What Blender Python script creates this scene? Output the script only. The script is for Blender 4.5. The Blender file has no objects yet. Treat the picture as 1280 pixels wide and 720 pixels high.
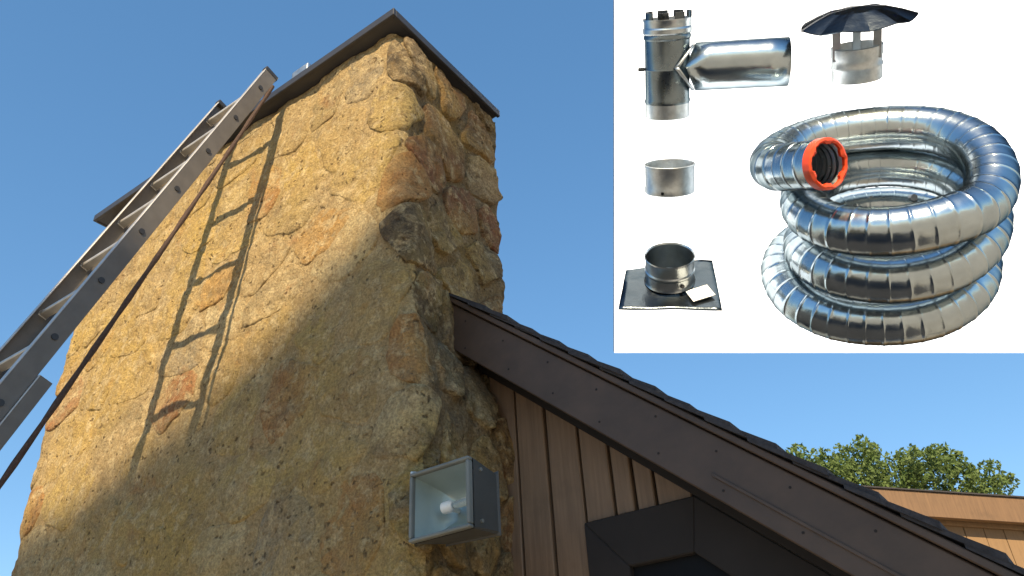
import bpy, bmesh, math, random
import numpy as np
from mathutils import Vector, Matrix, noise
random.seed(7)
S = bpy.context.scene
COL = S.collection
PI = math.pi

# ------------------------------------------------------------------ camera
FPX = 985.0                                   # focal length in photo pixels (1280 wide)
VX, VY = 548.0, -1150.0                       # vanishing point of the verticals
up = np.array([(VX - 640) / FPX, (360 - VY) / FPX, -1.0]); up /= np.linalg.norm(up)
fw = np.array([0, 0, -1.0])
Yc = fw - fw.dot(up) * up; Yc /= np.linalg.norm(Yc)
Xc = np.cross(Yc, up)
R = np.array([Xc, Yc, up])                    # camera axes -> world
CAM = np.array([0, 0, 1.6])
cd = bpy.data.cameras.new('camera'); cam = bpy.data.objects.new('camera', cd); COL.objects.link(cam)
cd.sensor_width = 36; cd.lens = 36 * FPX / 1280; cd.clip_start = 0.05; cd.clip_end = 3000
M4 = Matrix([list(R[i]) + [CAM[i]] for i in range(3)] + [[0, 0, 0, 1]])
cam.matrix_world = M4
S.camera = cam
S.render.resolution_x, S.render.resolution_y = 1024, 576

# ------------------------------------------------------------------ building axes
def ray(px, py):
    d = R @ np.array([(px - 640) / FPX, (360 - py) / FPX, -1.0]); return d / np.linalg.norm(d)
TOPZ = 4.95
def on_z(px, py, z):
    d = ray(px, py); return CAM + d * ((z - CAM[2]) / d[2])
A = on_z(492, 14, TOPZ)                       # outer corner of the cap
U = on_z(125, 268, TOPZ) - A; U /= np.linalg.norm(U)          # along the front face, to the left
W = np.array([-U[1], U[0], 0.0]); W = W if W[1] > 0 else -W   # into the house
N = -W
Zv = np.array([0, 0, 1.0])
A0 = np.array([A[0], A[1], 0.0])
def P(s, w, z):                               # building coordinates -> world
    return Vector(A0 + U * s + W * w + Zv * z)
def on_w(px, py, w):                          # point of a view ray on the plane at depth w -> (s, z)
    d = ray(px, py); p0 = A0 + W * w
    q = CAM + d * (np.dot(p0 - CAM, W) / np.dot(d, W))
    return float((q - A0) @ U), float(q[2])

# ------------------------------------------------------------------ sky, sun, exposure
sun_dir = N - .50 * U + .74 * Zv; sun_dir /= np.linalg.norm(sun_dir)
SUN_EL = math.asin(sun_dir[2]); SUN_AZ = math.atan2(sun_dir[0], sun_dir[1])
wd = bpy.data.worlds.new('World'); S.world = wd; wd.use_nodes = True
nt = wd.node_tree
sky = nt.nodes.new('ShaderNodeTexSky'); sky.sky_type = 'NISHITA'; sky.sun_disc = False
sky.sun_elevation = SUN_EL; sky.sun_rotation = SUN_AZ
sky.air_density = 1.0; sky.dust_density = 0.1; sky.ozone_density = 3.0; sky.altitude = 0
bg = nt.nodes['Background']; bg.inputs[1].default_value = 0.15
hs_ = nt.nodes.new('ShaderNodeHueSaturation'); hs_.inputs['Saturation'].default_value = 1.42; hs_.inputs['Hue'].default_value = .499; hs_.inputs['Value'].default_value = 1.0
gm_ = nt.nodes.new('ShaderNodeGamma'); gm_.inputs['Gamma'].default_value = .65      # evens the sky out towards the horizon
nt.links.new(sky.outputs[0], gm_.inputs[0]); nt.links.new(gm_.outputs[0], hs_.inputs['Color']); nt.links.new(hs_.outputs[0], bg.inputs[0])
sl = bpy.data.lights.new('sun', 'SUN'); so = bpy.data.objects.new('sun', sl); COL.objects.link(so)
sl.energy = 4.0; sl.angle = math.radians(0.7); sl.color = (1.0, .80, .52)
so.rotation_euler = Vector(sun_dir).to_track_quat('Z', 'Y').to_euler(); so.location = (-4, -10, 12)
S.view_settings.view_transform = 'Standard'; S.view_settings.look = 'None'
S.view_settings.exposure = 1.15; S.view_settings.gamma = 1.0

# ------------------------------------------------------------------ helpers
def link(o, parent=None):
    COL.objects.link(o)
    if parent is not None: o.parent = parent
    return o
def mesh(name, vs, fs, mat, parent=None, smooth=False, mats=None, fm=None):
    me = bpy.data.meshes.new(name); me.from_pydata([tuple(v) for v in vs], [], fs); me.update()
    for m in (mats or [mat]): me.materials.append(m)
    if fm is not None: me.polygons.foreach_set('material_index', fm)
    if smooth: me.polygons.foreach_set('use_smooth', [True] * len(me.polygons))
    return link(bpy.data.objects.new(name, me), parent)
def tag(o, label=None, cat=None, group=None, kind=None):
    if label: o['label'] = label
    if cat: o['category'] = cat
    if group: o['group'] = group
    if kind: o['kind'] = kind
    return o
def thing(name, label, cat, loc=None, group=None, mat4=None):
    o = link(bpy.data.objects.new(name, None)); o.empty_display_size = .1
    if mat4 is not None: o.matrix_world = mat4
    elif loc is not None: o.location = loc
    return tag(o, label, cat, group)
class MB:                                      # collects shapes, links them as ONE mesh object
    def __init__(s): s.v = []; s.f = []; s.m = []
    def add(s, vs, fs, mi=0):
        b = len(s.v); s.v += [Vector(v) for v in vs]; s.f += [tuple(i + b for i in f) for f in fs]; s.m += [mi] * len(fs)
    def hexa(s, c, mi=0):                      # 8 corners: bottom ring 0-3, top ring 4-7
        s.add(c, [(3, 2, 1, 0), (4, 5, 6, 7), (0, 1, 5, 4), (1, 2, 6, 5), (2, 3, 7, 6), (3, 0, 4, 7)], mi)
    def box(s, x0, x1, y0, y1, z0, z1, F=None, mi=0):
        c = [(x0, y0, z0), (x1, y0, z0), (x1, y1, z0), (x0, y1, z0), (x0, y0, z1), (x1, y0, z1), (x1, y1, z1), (x0, y1, z1)]
        s.hexa([F(*p) for p in c] if F else c, mi)
    def tube(s, pts, rad, n=10, caps=True, mi=0):
        pts = [Vector(p) for p in pts]; k = len(pts)
        if not hasattr(rad, '__len__'): rad = [rad] * k
        vs = []; t0 = None; nr = None
        for i, p in enumerate(pts):
            t = (pts[min(i + 1, k - 1)] - pts[max(i - 1, 0)]).normalized()
            if nr is None:
                nr = t.orthogonal().normalized()
            else:
                nr = (nr - t * nr.dot(t)).normalized()
            b = t.cross(nr)
            for j in range(n):
                a = 2 * PI * j / n; vs.append(p + (nr * math.cos(a) + b * math.sin(a)) * rad[i])
        fs = [(i * n + j, i * n + (j + 1) % n, (i + 1) * n + (j + 1) % n, (i + 1) * n + j) for i in range(k - 1) for j in range(n)]
        if caps: fs += [tuple(range(n))[::-1], tuple((k - 1) * n + j for j in range(n))]
        s.add(vs, fs, mi)
    def lathe(s, prof, n=48, F=None, mi=0, a0=0, a1=2 * PI, wob=None):   # prof (r, y) about local y
        full = abs(a1 - a0 - 2 * PI) < 1e-6; m = n if full else n + 1; vs = []
        for (r, y) in prof:
            for j in range(m):
                a = a0 + (a1 - a0) * j / n
                rr = r * (wob(a, r, y) if wob else 1)
                vs.append((rr * math.cos(a), y, rr * math.sin(a)))
        fs = []
        for i in range(len(prof) - 1):
            for j in range(n):
                fs.append((i * m + j, (i + 1) * m + j, (i + 1) * m + (j + 1) % m, i * m + (j + 1) % m))
        s.add([F(*v) for v in vs] if F else vs, fs, mi)
    def build(s, name, mat, parent=None, smooth=False, mats=None):
        return mesh(name, s.v, s.f, mat, parent, smooth, mats, s.m if mats else None)
def bevel(o, w=.004, seg=2):
    m = o.modifiers.new('bevel', 'BEVEL'); m.width = w; m.segments = seg; m.limit_method = 'ANGLE'; m.angle_limit = math.radians(40)
    return o
def autosmooth(o, ang=35):
    bm = bmesh.new(); bm.from_mesh(o.data)
    for e in bm.edges:
        if len(e.link_faces) == 2 and e.calc_face_angle(0) > math.radians(ang): e.smooth = False
    for f in bm.faces: f.smooth = True
    bm.to_mesh(o.data); bm.free(); return o

# ------------------------------------------------------------------ materials
def newmat(name):
    m = bpy.data.materials.new(name); m.use_nodes = True
    return m, m.node_tree, m.node_tree.nodes['Principled BSDF']
def nd(t, typ, **kw):
    n = t.nodes.new(typ)
    for k, v in kw.items():
        if k.startswith('i_'): n.inputs[k[2:].replace('_', ' ')].default_value = v
        else: setattr(n, k, v)
    return n
def ramp(t, src, stops, interp='LINEAR'):
    r = t.nodes.new('ShaderNodeValToRGB'); r.color_ramp.interpolation = interp
    e = r.color_ramp.elements
    while len(e) < len(stops): e.new(.5)
    for i, (p, c) in enumerate(stops):
        e[i].position = p; e[i].color = (c if hasattr(c, '__len__') else (c, c, c)) [:3] + (1,) if hasattr(c, '__len__') else (c, c, c, 1)
    t.links.new(src, r.inputs[0]); return r.outputs[0]
def mix(t, a, b, fac, mode='MIX'):
    n = t.nodes.new('ShaderNodeMix'); n.data_type = 'RGBA'; n.blend_type = mode
    for sock, v in ((n.inputs[0], fac), (n.inputs[6], a), (n.inputs[7], b)):
        if hasattr(v, 'is_output') or hasattr(v, 'node'): t.links.new(v, sock)
        elif hasattr(v, '__len__'): sock.default_value = tuple(v)[:3] + (1,)
        else: sock.default_value = v
    return n.outputs[2]
def noisen(t, vec, scale, detail=4, rough=.6, dist=0):
    n = nd(t, 'ShaderNodeTexNoise'); n.inputs['Scale'].default_value = scale; n.inputs['Detail'].default_value = detail
    n.inputs['Roughness'].default_value = rough; n.inputs['Distortion'].default_value = dist
    t.links.new(vec, n.inputs['Vector']); return n.outputs['Fac']
def bumpn(t, h, strength, dist, prev=None):
    b = nd(t, 'ShaderNodeBump'); b.inputs['Strength'].default_value = strength; b.inputs['Distance'].default_value = dist
    t.links.new(h, b.inputs['Height'])
    if prev: t.links.new(prev, b.inputs['Normal'])
    return b.outputs[0]
def geo_pos(t): return nd(t, 'ShaderNodeNewGeometry').outputs['Position']
def obj_pos(t): return nd(t, 'ShaderNodeTexCoord').outputs['Object']

def stone_mat(name, mortar=False, grey=False):
    m, t, b = newmat(name); p = geo_pos(t)
    if mortar: base = (.42, .34, .22)
    else: oi = nd(t, 'ShaderNodeObjectInfo'); base = oi.outputs['Color']
    big = noisen(t, p, 1.7, 3, .55)
    smear = ramp(t, noisen(t, p, 4.2, 6, .68, .6), [(.42, 0), (.60, 1)])
    if not mortar:                              # how far each stone is smeared over
        ml = nd(t, 'ShaderNodeMath', operation='MULTIPLY'); t.links.new(smear, ml.inputs[0]); t.links.new(oi.outputs['Alpha'], ml.inputs[1]); smear = ml.outputs[0]
    c = mix(t, base, (.46, .37, .235), smear)
    c = mix(t, c, (.50, .38, .15), ramp(t, big, [(.46, 0), (.68, .75)]))                            # ochre staining
    c = mix(t, c, (.36, .17, .075), ramp(t, noisen(t, p, 5.0, 4, .6, .3), [(.61, 0), (.74, .55)]))     # rusty blotches
    c = mix(t, c, (.27, .235, .18), ramp(t, noisen(t, p, 9.0, 6, .7), [(.5, 0), (.72, .7)]))          # grey weathering
    c = mix(t, c, (.60, .52, .37), ramp(t, noisen(t, p, 14.0, 5, .7), [(.50, 0), (.64, .8)]))           # pale lime
    soot = ramp(t, noisen(t, p, 7, 9, .78, .5), [(.50, 0), (.62, .85)])
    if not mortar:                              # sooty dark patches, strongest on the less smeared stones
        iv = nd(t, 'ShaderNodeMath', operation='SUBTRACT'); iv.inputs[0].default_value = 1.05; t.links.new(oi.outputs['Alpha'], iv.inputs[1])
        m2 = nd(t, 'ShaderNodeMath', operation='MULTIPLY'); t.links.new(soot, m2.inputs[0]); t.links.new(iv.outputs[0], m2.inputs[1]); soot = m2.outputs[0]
    else: soot = ramp(t, noisen(t, p, 7, 9, .78, .5), [(.54, 0), (.70, .5)])
    c = mix(t, c, (.115, .085, .065), soot)
    v = nd(t, 'ShaderNodeTexVoronoi', feature='F1'); v.inputs['Scale'].default_value = 27
    wn = nd(t, 'ShaderNodeTexNoise'); wn.inputs['Scale'].default_value = 30; t.links.new(p, wn.inputs['Vector'])
    t.links.new(mix(t, p, wn.outputs['Color'], .05, 'ADD'), v.inputs['Vector'])
    sel = ramp(t, noisen(t, p, 11, 3, .6), [(.45, 0), (.57, 1)])
    pit = mix(t, (0, 0, 0), sel, ramp(t, v.outputs['Distance'], [(.15, 1), (.30, 0)]))
    c = mix(t, c, (.09, .065, .045), mix(t, (0, 0, 0), pit, .8))
    fine = noisen(t, p, 90, 5, .75)
    c = mix(t, c, mix(t, c, (.6, .6, .6), 1, 'MULTIPLY'), ramp(t, fine, [(.40, 1), (.58, 0)]))
    c = mix(t, c, (.27, .20, .115), ramp(t, noisen(t, p, 26, 6, .75, .4), [(.50, 0), (.66, .6)]))      # brown mottling
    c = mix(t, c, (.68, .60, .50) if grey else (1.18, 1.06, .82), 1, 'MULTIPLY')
    t.links.new(c, b.inputs['Base Color']); b.inputs['Roughness'].default_value = .95
    b.inputs['Specular IOR Level'].default_value = .15
    h1 = noisen(t, p, 16, 8, .7); h2 = noisen(t, p, 70, 5, .7)
    n1 = bumpn(t, h1, 1.0, .05); n2 = bumpn(t, h2, .8, .012, n1)
    inv = nd(t, 'ShaderNodeInvert'); t.links.new(pit, inv.inputs['Color'])
    n3 = bumpn(t, inv.outputs[0], .7, .012, n2)
    t.links.new(n3, b.inputs['Normal']); return m
def paint_mat(name, col, rough=.6, var=.25, grain=None, scale=6, bump=.15):
    m, t, b = newmat(name); p = obj_pos(t)
    if grain is not None:
        mp = nd(t, 'ShaderNodeMapping'); mp.inputs['Scale'].default_value = grain; t.links.new(p, mp.inputs['Vector']); pg = mp.outputs[0]
    else: pg = p
    f = noisen(t, pg, scale, 6, .65)
    dark = tuple(c * (1 - var) for c in col); lite = tuple(min(1, c * (1 + var)) for c in col)
    c = mix(t, dark, lite, ramp(t, f, [(.3, 0), (.7, 1)]))
    c = mix(t, c, tuple(x * .55 for x in col), ramp(t, noisen(t, p, 3.1, 5, .7), [(.56, 0), (.75, .5)]))
    t.links.new(c, b.inputs['Base Color']); b.inputs['Roughness'].default_value = rough
    t.links.new(bumpn(t, f, bump, .004), b.inputs['Normal']); return m
def metal_mat(name, col, rough, bump=.1, scale=8, metallic=1.0, bd=.01):
    m, t, b = newmat(name); p = obj_pos(t)
    f = noisen(t, p, scale, 4, .55)
    c = mix(t, tuple(x * .82 for x in col), col, ramp(t, f, [(.35, 0), (.65, 1)]))
    t.links.new(c, b.inputs['Base Color']); b.inputs['Metallic'].default_value = metallic
    if metallic == 1.0: b.inputs['Specular Tint'].default_value = (.10, .11, .12, 1)
    r = nd(t, 'ShaderNodeMapRange'); r.inputs[3].default_value = rough * .75; r.inputs[4].default_value = rough * 1.3
    t.links.new(noisen(t, p, scale * 2.2, 5, .6), r.inputs[0]); t.links.new(r.outputs[0], b.inputs['Roughness'])
    t.links.new(bumpn(t, f, bump, bd), b.inputs['Normal']); return m
MS = stone_mat('weathered stone'); MM = stone_mat('mortar', True); MM2 = stone_mat('shaded grey mortar', True, True)  # second mortar is darkened for the shade in the right-face crevices
M_CAP = metal_mat('dark cap metal', (.05, .05, .055), .45, metallic=.4)
M_FASCIA = paint_mat('brown fascia paint', (.064, .040, .026), .6, .22, (1.2, 1.2, 1.6), 5, .12)
M_SOFFIT = paint_mat('soffit board', (.045, .034, .028), .9, .2)
M_SIDING = paint_mat('brown wood siding', (.175, .112, .066), .7, .22, (14, 14, .7), 5, .25)
M_TRIM = paint_mat('dark window trim', (.017, .0135, .012), .9, .15)
M_SHING = paint_mat('asphalt shingle', (.035, .033, .036), .95, .4, None, 60, .6)
M_ALU = metal_mat('ladder aluminium', (.27, .255, .235), .5, .08, 14, metallic=.3)
M_WEB = metal_mat('shaded rail metal', (.135, .122, .108), .5, .08, 14, metallic=.2)  # darker copy of the aluminium, shade on the webs put into its colour
M_ALU = metal_mat('ladder aluminium', (.50, .48, .45), .42, .08, 14, metallic=.5)
M_PLASTIC = paint_mat('black plastic', (.025, .025, .027), .5, .1)
M_ROPE = paint_mat('brown rope', (.06, .035, .025), .9, .4, None, 90, .5)
M_WING = paint_mat('tan wing paint', (.20, .122, .058), .65, .12, (10, 10, .8), 4, .15)
M_WINGF = paint_mat('brown wing fascia', (.145, .083, .040), .6, .2, (10, 10, .8), 4, .1)
M_STEEL = metal_mat('stainless steel', (.47, .54, .575), .22, .09, 5, bd=.05)
M_GALV = metal_mat('brushed steel', (.54, .60, .635), .30, .10, 9, bd=.03)
M_DARKST = metal_mat('dark sheet steel', (.11, .13, .145), .24, .22, 3.5, bd=.06)
M_RIB = metal_mat('rib edge', (.85, .86, .86), .5, .05, 9, metallic=.55)
M_TEE = metal_mat('grey tee steel', (.22, .265, .29), .28, .15, 6)
M_PALEST = metal_mat('matt pale steel', (.57, .615, .635), .42, .12, 22, bd=.01)
M_RED = paint_mat('orange red plastic', (.75, .07, .015), .4, .15)
M_LAMP = paint_mat('lamp housing metal', (.055, .056, .052), .65, .2)
M_LFR = paint_mat('lamp frame paint', (.15, .16, .148), .6, .3)
M_REFL = metal_mat('lamp reflector', (.40, .475, .46), .45, .03, 4, metallic=.7)
M_CERAM = paint_mat('white ceramic', (.75, .74, .70), .3, .05)
M_STICK = paint_mat('white sticker', (.8, .8, .78), .6, .04)
M_GREY = paint_mat('grey print', (.25, .26, .28), .6, .05)
M_ADDED_MAST = metal_mat('galvanised added mast', (.45, .47, .49), .5)
mg, t, b = newmat('glass dark'); b.inputs['Base Color'].default_value = (.01, .011, .013, 1); b.inputs['Roughness'].default_value = .35; b.inputs['Specular IOR Level'].default_value = .03
M_GLASS = mg
mg, t, b = newmat('clear glass'); b.inputs['Base Color'].default_value = (.75, .8, .8, 1); b.inputs['Roughness'].default_value = .08
b.inputs['Transmission Weight'].default_value = .85
M_BULB = mg
mg, t, b = newmat('added white panel with added glow'); b.inputs['Base Color'].default_value = (.8, .8, .8, 1); b.inputs['Roughness'].default_value = .9
b.inputs['Emission Color'].default_value = (1, 1, 1, 1); b.inputs['Emission Strength'].default_value = .95  # glow added so the board stays white, with no shadows on it
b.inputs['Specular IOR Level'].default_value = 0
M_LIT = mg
def leaf_mat(name, c1, c2):
    m, t, b = newmat(name); p = geo_pos(t)
    c = mix(t, c1, c2, ramp(t, noisen(t, p, 2.2, 3, .6), [(.35, 0), (.65, 1)]))
    t.links.new(c, b.inputs['Base Color']); b.inputs['Roughness'].default_value = .65
    b.inputs['Specular IOR Level'].default_value = .25
    b.inputs['Subsurface Weight'].default_value = 0
    tr = nd(t, 'ShaderNodeBsdfTranslucent'); t.links.new(c, tr.inputs[0])
    ms = nd(t, 'ShaderNodeMixShader'); ms.inputs[0].default_value = .3
    t.links.new(b.outputs[0], ms.inputs[1]); t.links.new(tr.outputs[0], ms.inputs[2])
    t.links.new(ms.outputs[0], t.nodes['Material Output'].inputs[0]); return m
M_LEAF = leaf_mat('oak leaves', (.085, .135, .036), (.145, .20, .065))
M_LEAF2 = leaf_mat('shade tree leaves', (.05, .09, .025), (.08, .12, .03))
M_BARK = paint_mat('bark', (.14, .10, .07), .95, .35, (6, 6, 1), 5, .6)
mg, t, b = newmat('pale gravel'); p = geo_pos(t)
c = mix(t, (.44, .385, .31), (.54, .48, .40), ramp(t, noisen(t, p, .35, 6, .6), [(.4, 0), (.65, 1)]))
t.links.new(c, b.inputs['Base Color']); b.inputs['Roughness'].default_value = 1
t.links.new(bumpn(t, noisen(t, p, 30, 4, .7), .6, .05), b.inputs['Normal']); M_LAWN = mg

# ------------------------------------------------------------------ ground
g = mesh('ground', [(-900, -900, 0), (900, -900, 0), (900, 900, 0), (-900, 900, 0)], [(0, 1, 2, 3)], M_LAWN)
tag(g, kind='structure')

# ------------------------------------------------------------------ chimney
CH = thing('stone_chimney', 'broad rubble stone chimney with a dark metal cap, half in sun', 'chimney', P(1.3, .45, 0))
CHinv = CH.matrix_basis.inverted()
ZT = 4.92
def corner_s(z):                                # right front corner flares towards the bottom
    return np.interp(z, [0, 2.2, 2.5, 3.06, 3.73, 4.72, 5], [-.20, -.163, -.155, -.126, -.077, -.01, .03])
def left_s(z):
    return np.interp(z, [0, 2.2, 2.74, 3.44, 4.09, 4.7, 5], [2.45, 2.56, 2.63, 2.70, 2.715, 2.64, 2.60])
def back_s(z): return np.interp(z, [0, 2.8, 2.95, 3.2, 3.5, 5], [-.15, -.14, -.12, -.01, .02, .04])
def back_w(z): return np.interp(z, [0, 2.9, 3.65, 4.3, 4.9], [.70, .70, .875, .895, .915])
LD, FL, RD = .8, 2.7, .82                       # unrolled lengths: left side, front, right side
def sharp(t, z):
    l, c = left_s(z), corner_s(z)
    if t < 0: return np.array([l, .07 - t])
    if t <= FL: return np.array([l + (c - l) * t / FL, .07])
    f = (t - FL) / RD
    return np.array([c + (back_s(z) - c) * min(1, f / .5), .07 + f * (back_w(z) - .07)])
OFF = [(-.14, 1), (-.09, 2), (-.045, 3), (0, 3), (.045, 3), (.09, 2), (.14, 1)]
def wall_pt(t, z):
    q = sum(sharp(t + o, z) * k for o, k in OFF) / 15
    d = sharp(t + .16, z) - sharp(t - .16, z); d /= np.linalg.norm(d)
    nrm = U * d[1] + W * (-d[0])                # outward
    nrm = -nrm if (nrm @ (A0 + U * q[0] + W * q[1] - (A0 + U * 1.3 + W * .5))) < 0 else nrm
    return Vector(A0 + U * q[0] + W * q[1] + Zv * z), Vector(nrm)
def rough(p, a=.010):
    return a * noise.fractal(p * 5.5, .8, 2.1, 5) + .6 * a * noise.noise(p * 27) 
# mortar core
ts = np.arange(-LD, FL + RD + .001, .03); zs = np.concatenate([np.arange(0, 1.7, .2), np.arange(1.7, ZT, .03), [ZT]])
vs = []; fs = []
nT = len(ts)
for z in zs:
    for tt in ts:
        p, n = wall_pt(tt, z); vs.append(CHinv @ (p + n * (rough(p, .024 if tt > FL else .013) - (.010 if tt > FL - .02 else 0))))
for i in range(len(zs) - 1):
    for j in range(nT - 1):
        fs.append((i * nT + j, i * nT + j + 1, (i + 1) * nT + j + 1, (i + 1) * nT + j))
for i in range(len(zs) - 1):                    # flat back
    fs.append((i * nT + nT - 1, i * nT, (i + 1) * nT, (i + 1) * nT + nT - 1))
fs.append(tuple((len(zs) - 1) * nT + j for j in range(nT)))
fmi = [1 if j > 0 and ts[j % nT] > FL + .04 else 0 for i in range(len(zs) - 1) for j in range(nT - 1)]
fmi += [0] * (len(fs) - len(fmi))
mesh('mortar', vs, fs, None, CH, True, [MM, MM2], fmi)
# stones: irregular cells over the unrolled faces
T0, T1, Z0, Z1 = -.55, FL + RD - .0, 1.85, ZT
seeds = []
z = Z0 - .1
while z < Z1 + .2:
    hrow = random.uniform(.20, .36); tt = T0 - random.uniform(0, .4)
    while tt < T1 + .3:
        wid = random.uniform(.18, .52)
        if tt > FL - .05: wid *= .92
        seeds.append((tt + wid / 2 + random.uniform(-.05, .05), z + hrow / 2 + random.uniform(-.09, .09)))
        tt += wid
    z += hrow
def clip(poly, a, b, c):                        # keep a*x+b*y<=c
    out = []
    for i in range(len(poly)):
        p, q = poly[i], poly[(i + 1) % len(poly)]
        dp, dq = a * p[0] + b * p[1] - c, a * q[0] + b * q[1] - c
        if dp <= 0: out.append(p)
        if dp * dq < 0:
            k = dp / (dp - dq); out.append((p[0] + (q[0] - p[0]) * k, p[1] + (q[1] - p[1]) * k))
    return out
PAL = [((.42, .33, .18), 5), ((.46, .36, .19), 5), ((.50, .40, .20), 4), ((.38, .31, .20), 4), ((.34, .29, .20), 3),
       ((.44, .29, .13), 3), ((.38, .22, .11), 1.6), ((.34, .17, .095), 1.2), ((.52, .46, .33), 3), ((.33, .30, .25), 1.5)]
PALR = [((.27, .22, .16), 4), ((.23, .19, .145), 4), ((.23, .13, .085), 3), ((.21, .10, .07), 2), ((.34, .28, .19), 2), ((.17, .15, .125), 3)]  # right-face stones: own greys and reds, darkened further in place of shade
for i, (cx, cz) in enumerate(seeds):
    poly = [(cx - .45, cz - .4), (cx + .45, cz - .4), (cx + .45, cz + .4), (cx - .45, cz + .4)]
    for j, (qx, qz) in enumerate(seeds):
        if i == j or abs(qx - cx) > 1 or abs(qz - cz) > .9: continue
        dx, dz = qx - cx, qz - cz
        poly = clip(poly, dx, dz, (qx * qx + qz * qz - cx * cx - cz * cz) / 2)
        if len(poly) < 3: break
    poly = clip(poly, 1, 0, T1 - .005); poly = clip(poly, -1, 0, -T0)
    if len(poly) >= 3: poly = clip(poly, 0, 1, Z1 - .005)
    if len(poly) >= 3: poly = clip(poly, 0, -1, -Z0)
    if len(poly) < 3: continue
    ar = .5 * abs(sum(poly[k][0] * poly[(k + 1) % len(poly)][1] - poly[(k + 1) % len(poly)][0] * poly[k][1] for k in range(len(poly))))
    if ar < .006: continue
    mx = sum(p[0] for p in poly) / len(poly); mz = sum(p[1] for p in poly) / len(poly)
    right = mx > FL - .02
    for _ in range(1 if right and len(poly) < 7 else 0 if right else 2):          # round the corners
        poly = [q for k in range(len(poly)) for q in
                ((poly[k][0] * .75 + poly[(k + 1) % len(poly)][0] * .25, poly[k][1] * .75 + poly[(k + 1) % len(poly)][1] * .25),
                 (poly[k][0] * .25 + poly[(k + 1) % len(poly)][0] * .75, poly[k][1] * .25 + poly[(k + 1) % len(poly)][1] * .75))]
    # resample boundary evenly
    n = 40; L = [0]
    for k in range(len(poly)): L.append(L[-1] + math.dist(poly[k], poly[(k + 1) % len(poly)]))
    bd = []
    for k in range(n):
        d = L[-1] * k / n; e = max(x for x in range(len(poly)) if L[x] <= d + 1e-9)
        f = (d - L[e]) / max(1e-9, L[e + 1] - L[e]); a_, b_ = poly[e], poly[(e + 1) % len(poly)]
        bd.append((a_[0] + (b_[0] - a_[0]) * f, a_[1] + (b_[1] - a_[1]) * f))
    right = mx > FL - .02
    lift = random.uniform(.0015, .0075) * (2.4 if right else 1.0) * (1.2 if abs(mx - FL) < .15 else 1)
    size = math.sqrt(ar)
    joint = random.uniform(.006, .013) * (1.9 if right else 1) / max(.15, size) * 2
    rings = [(1 - joint * .6, -.020), (1 - joint, -.001), (1 - joint - (.02 if right else .035), lift * .75), (1 - joint - (.06 if right else .10), lift), (.60, lift * 1.02), (.30, lift * 1.04)]
    tiltx, tiltz = random.uniform(-.03, .03), random.uniform(-.03, .03)
    if right: tiltx *= 3; tiltz *= 3
    vs = []
    o3 = Vector((i * 3.7, i * 1.3, 0))
    for (sc, h) in rings:
        if right and h < 0: h -= .020
        for (bx, bz) in bd:
            x = mx + (bx - mx) * sc; y = mz + (bz - mz) * sc
            wv = noise.noise_vector(Vector((x * 6, y * 6, i * .37))) * .045 * (1 if sc > .5 else .5)
            x = min(x + wv.x, T1 - .002); y = min(y + wv.y, Z1 - .002)
            p, nn = wall_pt(x, y)
            hh = h + (rough(p, .021 if right else .013) + (x - mx) * tiltx + (y - mz) * tiltz if h > -.01 else 0)
            vs.append(CHinv @ (p + nn * hh))
    p, nn = wall_pt(mx, mz); vs.append(CHinv @ (p + nn * (lift * 1.04 + rough(p, .021 if right else .013))))
    fs = []
    for r in range(len(rings) - 1):
        for k in range(n): fs.append((r * n + k, r * n + (k + 1) % n, (r + 1) * n + (k + 1) % n, (r + 1) * n + k))
    for k in range(n): fs.append(((len(rings) - 1) * n + k, (len(rings) - 1) * n + (k + 1) % n, len(vs) - 1))
    o = mesh('stone', vs, fs, MS, CH, True)
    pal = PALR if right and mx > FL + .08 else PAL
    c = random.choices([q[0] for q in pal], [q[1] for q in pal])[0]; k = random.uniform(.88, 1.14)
    if FL + .01 < mx < FL + .22 and random.random() < .4: c = (.095, .082, .072)     # near-black, at random beside the right corner
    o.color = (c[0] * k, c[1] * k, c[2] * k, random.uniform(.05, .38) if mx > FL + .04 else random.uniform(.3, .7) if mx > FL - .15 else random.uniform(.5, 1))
# cap: thin dark slab with an upturned rim, overhanging all round
def PB(s, w, z): return CHinv @ P(s, w, z)
cp = MB(); cp.box(0, 2.63, 0, .885, TOPZ - .028, TOPZ + .012, PB)
capo = bevel(cp.build('cap', M_CAP, CH), .006)
lip = MB()
for (s0, s1, w0, w1) in ((-.008, 2.638, -.008, .012), (-.008, .012, .012, .893), (2.618, 2.638, .012, .893)):
    lip.box(s0, s1, w0, w1, TOPZ - .032, TOPZ + .017, PB)
bevel(lip.build('cap_rim', M_CAP, CH), .004)
fl = MB(); fl.box(.645, .775, .012, .09, TOPZ + .013, TOPZ + .10, PB)
bevel(fl.build('flue_edge', M_PALEST, CH), .008)

# ------------------------------------------------------------------ house: gable wall, rake, roof
HO = thing('gabled_house', 'brown board sided house gable under a steep dark shingle roof', 'house', P(-.8, 3, 0))
Hinv = HO.matrix_basis.inverted()
def PH(s, w, z): return Hinv @ P(s, w, z)
SL = .868
zsh = lambda s: 3.487 + SL * s                  # top of the shingles along the rake
RIDGE = 1.40; EAVE = -2.25
WALLW = .60; RW = .41; BACKW = 5.2
# wall core behind the boards
wv = [(-2.05, zsh(-2.05) - .12), (RIDGE, zsh(RIDGE) - .12), (2.45, zsh(RIDGE) - .12 - SL * 1.05)]
c = MB()
ring = [(-2.05, 0)] + wv + [(2.45, 0)]
vs = [PH(s, WALLW + .03, z) for s, z in ring] + [PH(s, BACKW - .2, z) for s, z in ring]; k = len(ring)
c.add(vs, [tuple(range(k))[::-1], tuple(range(k, 2 * k))] + [(i, (i + 1) % k, (i + 1) % k + k, i + k) for i in range(k)])
c.build('wall', M_SOFFIT, HO)
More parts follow.
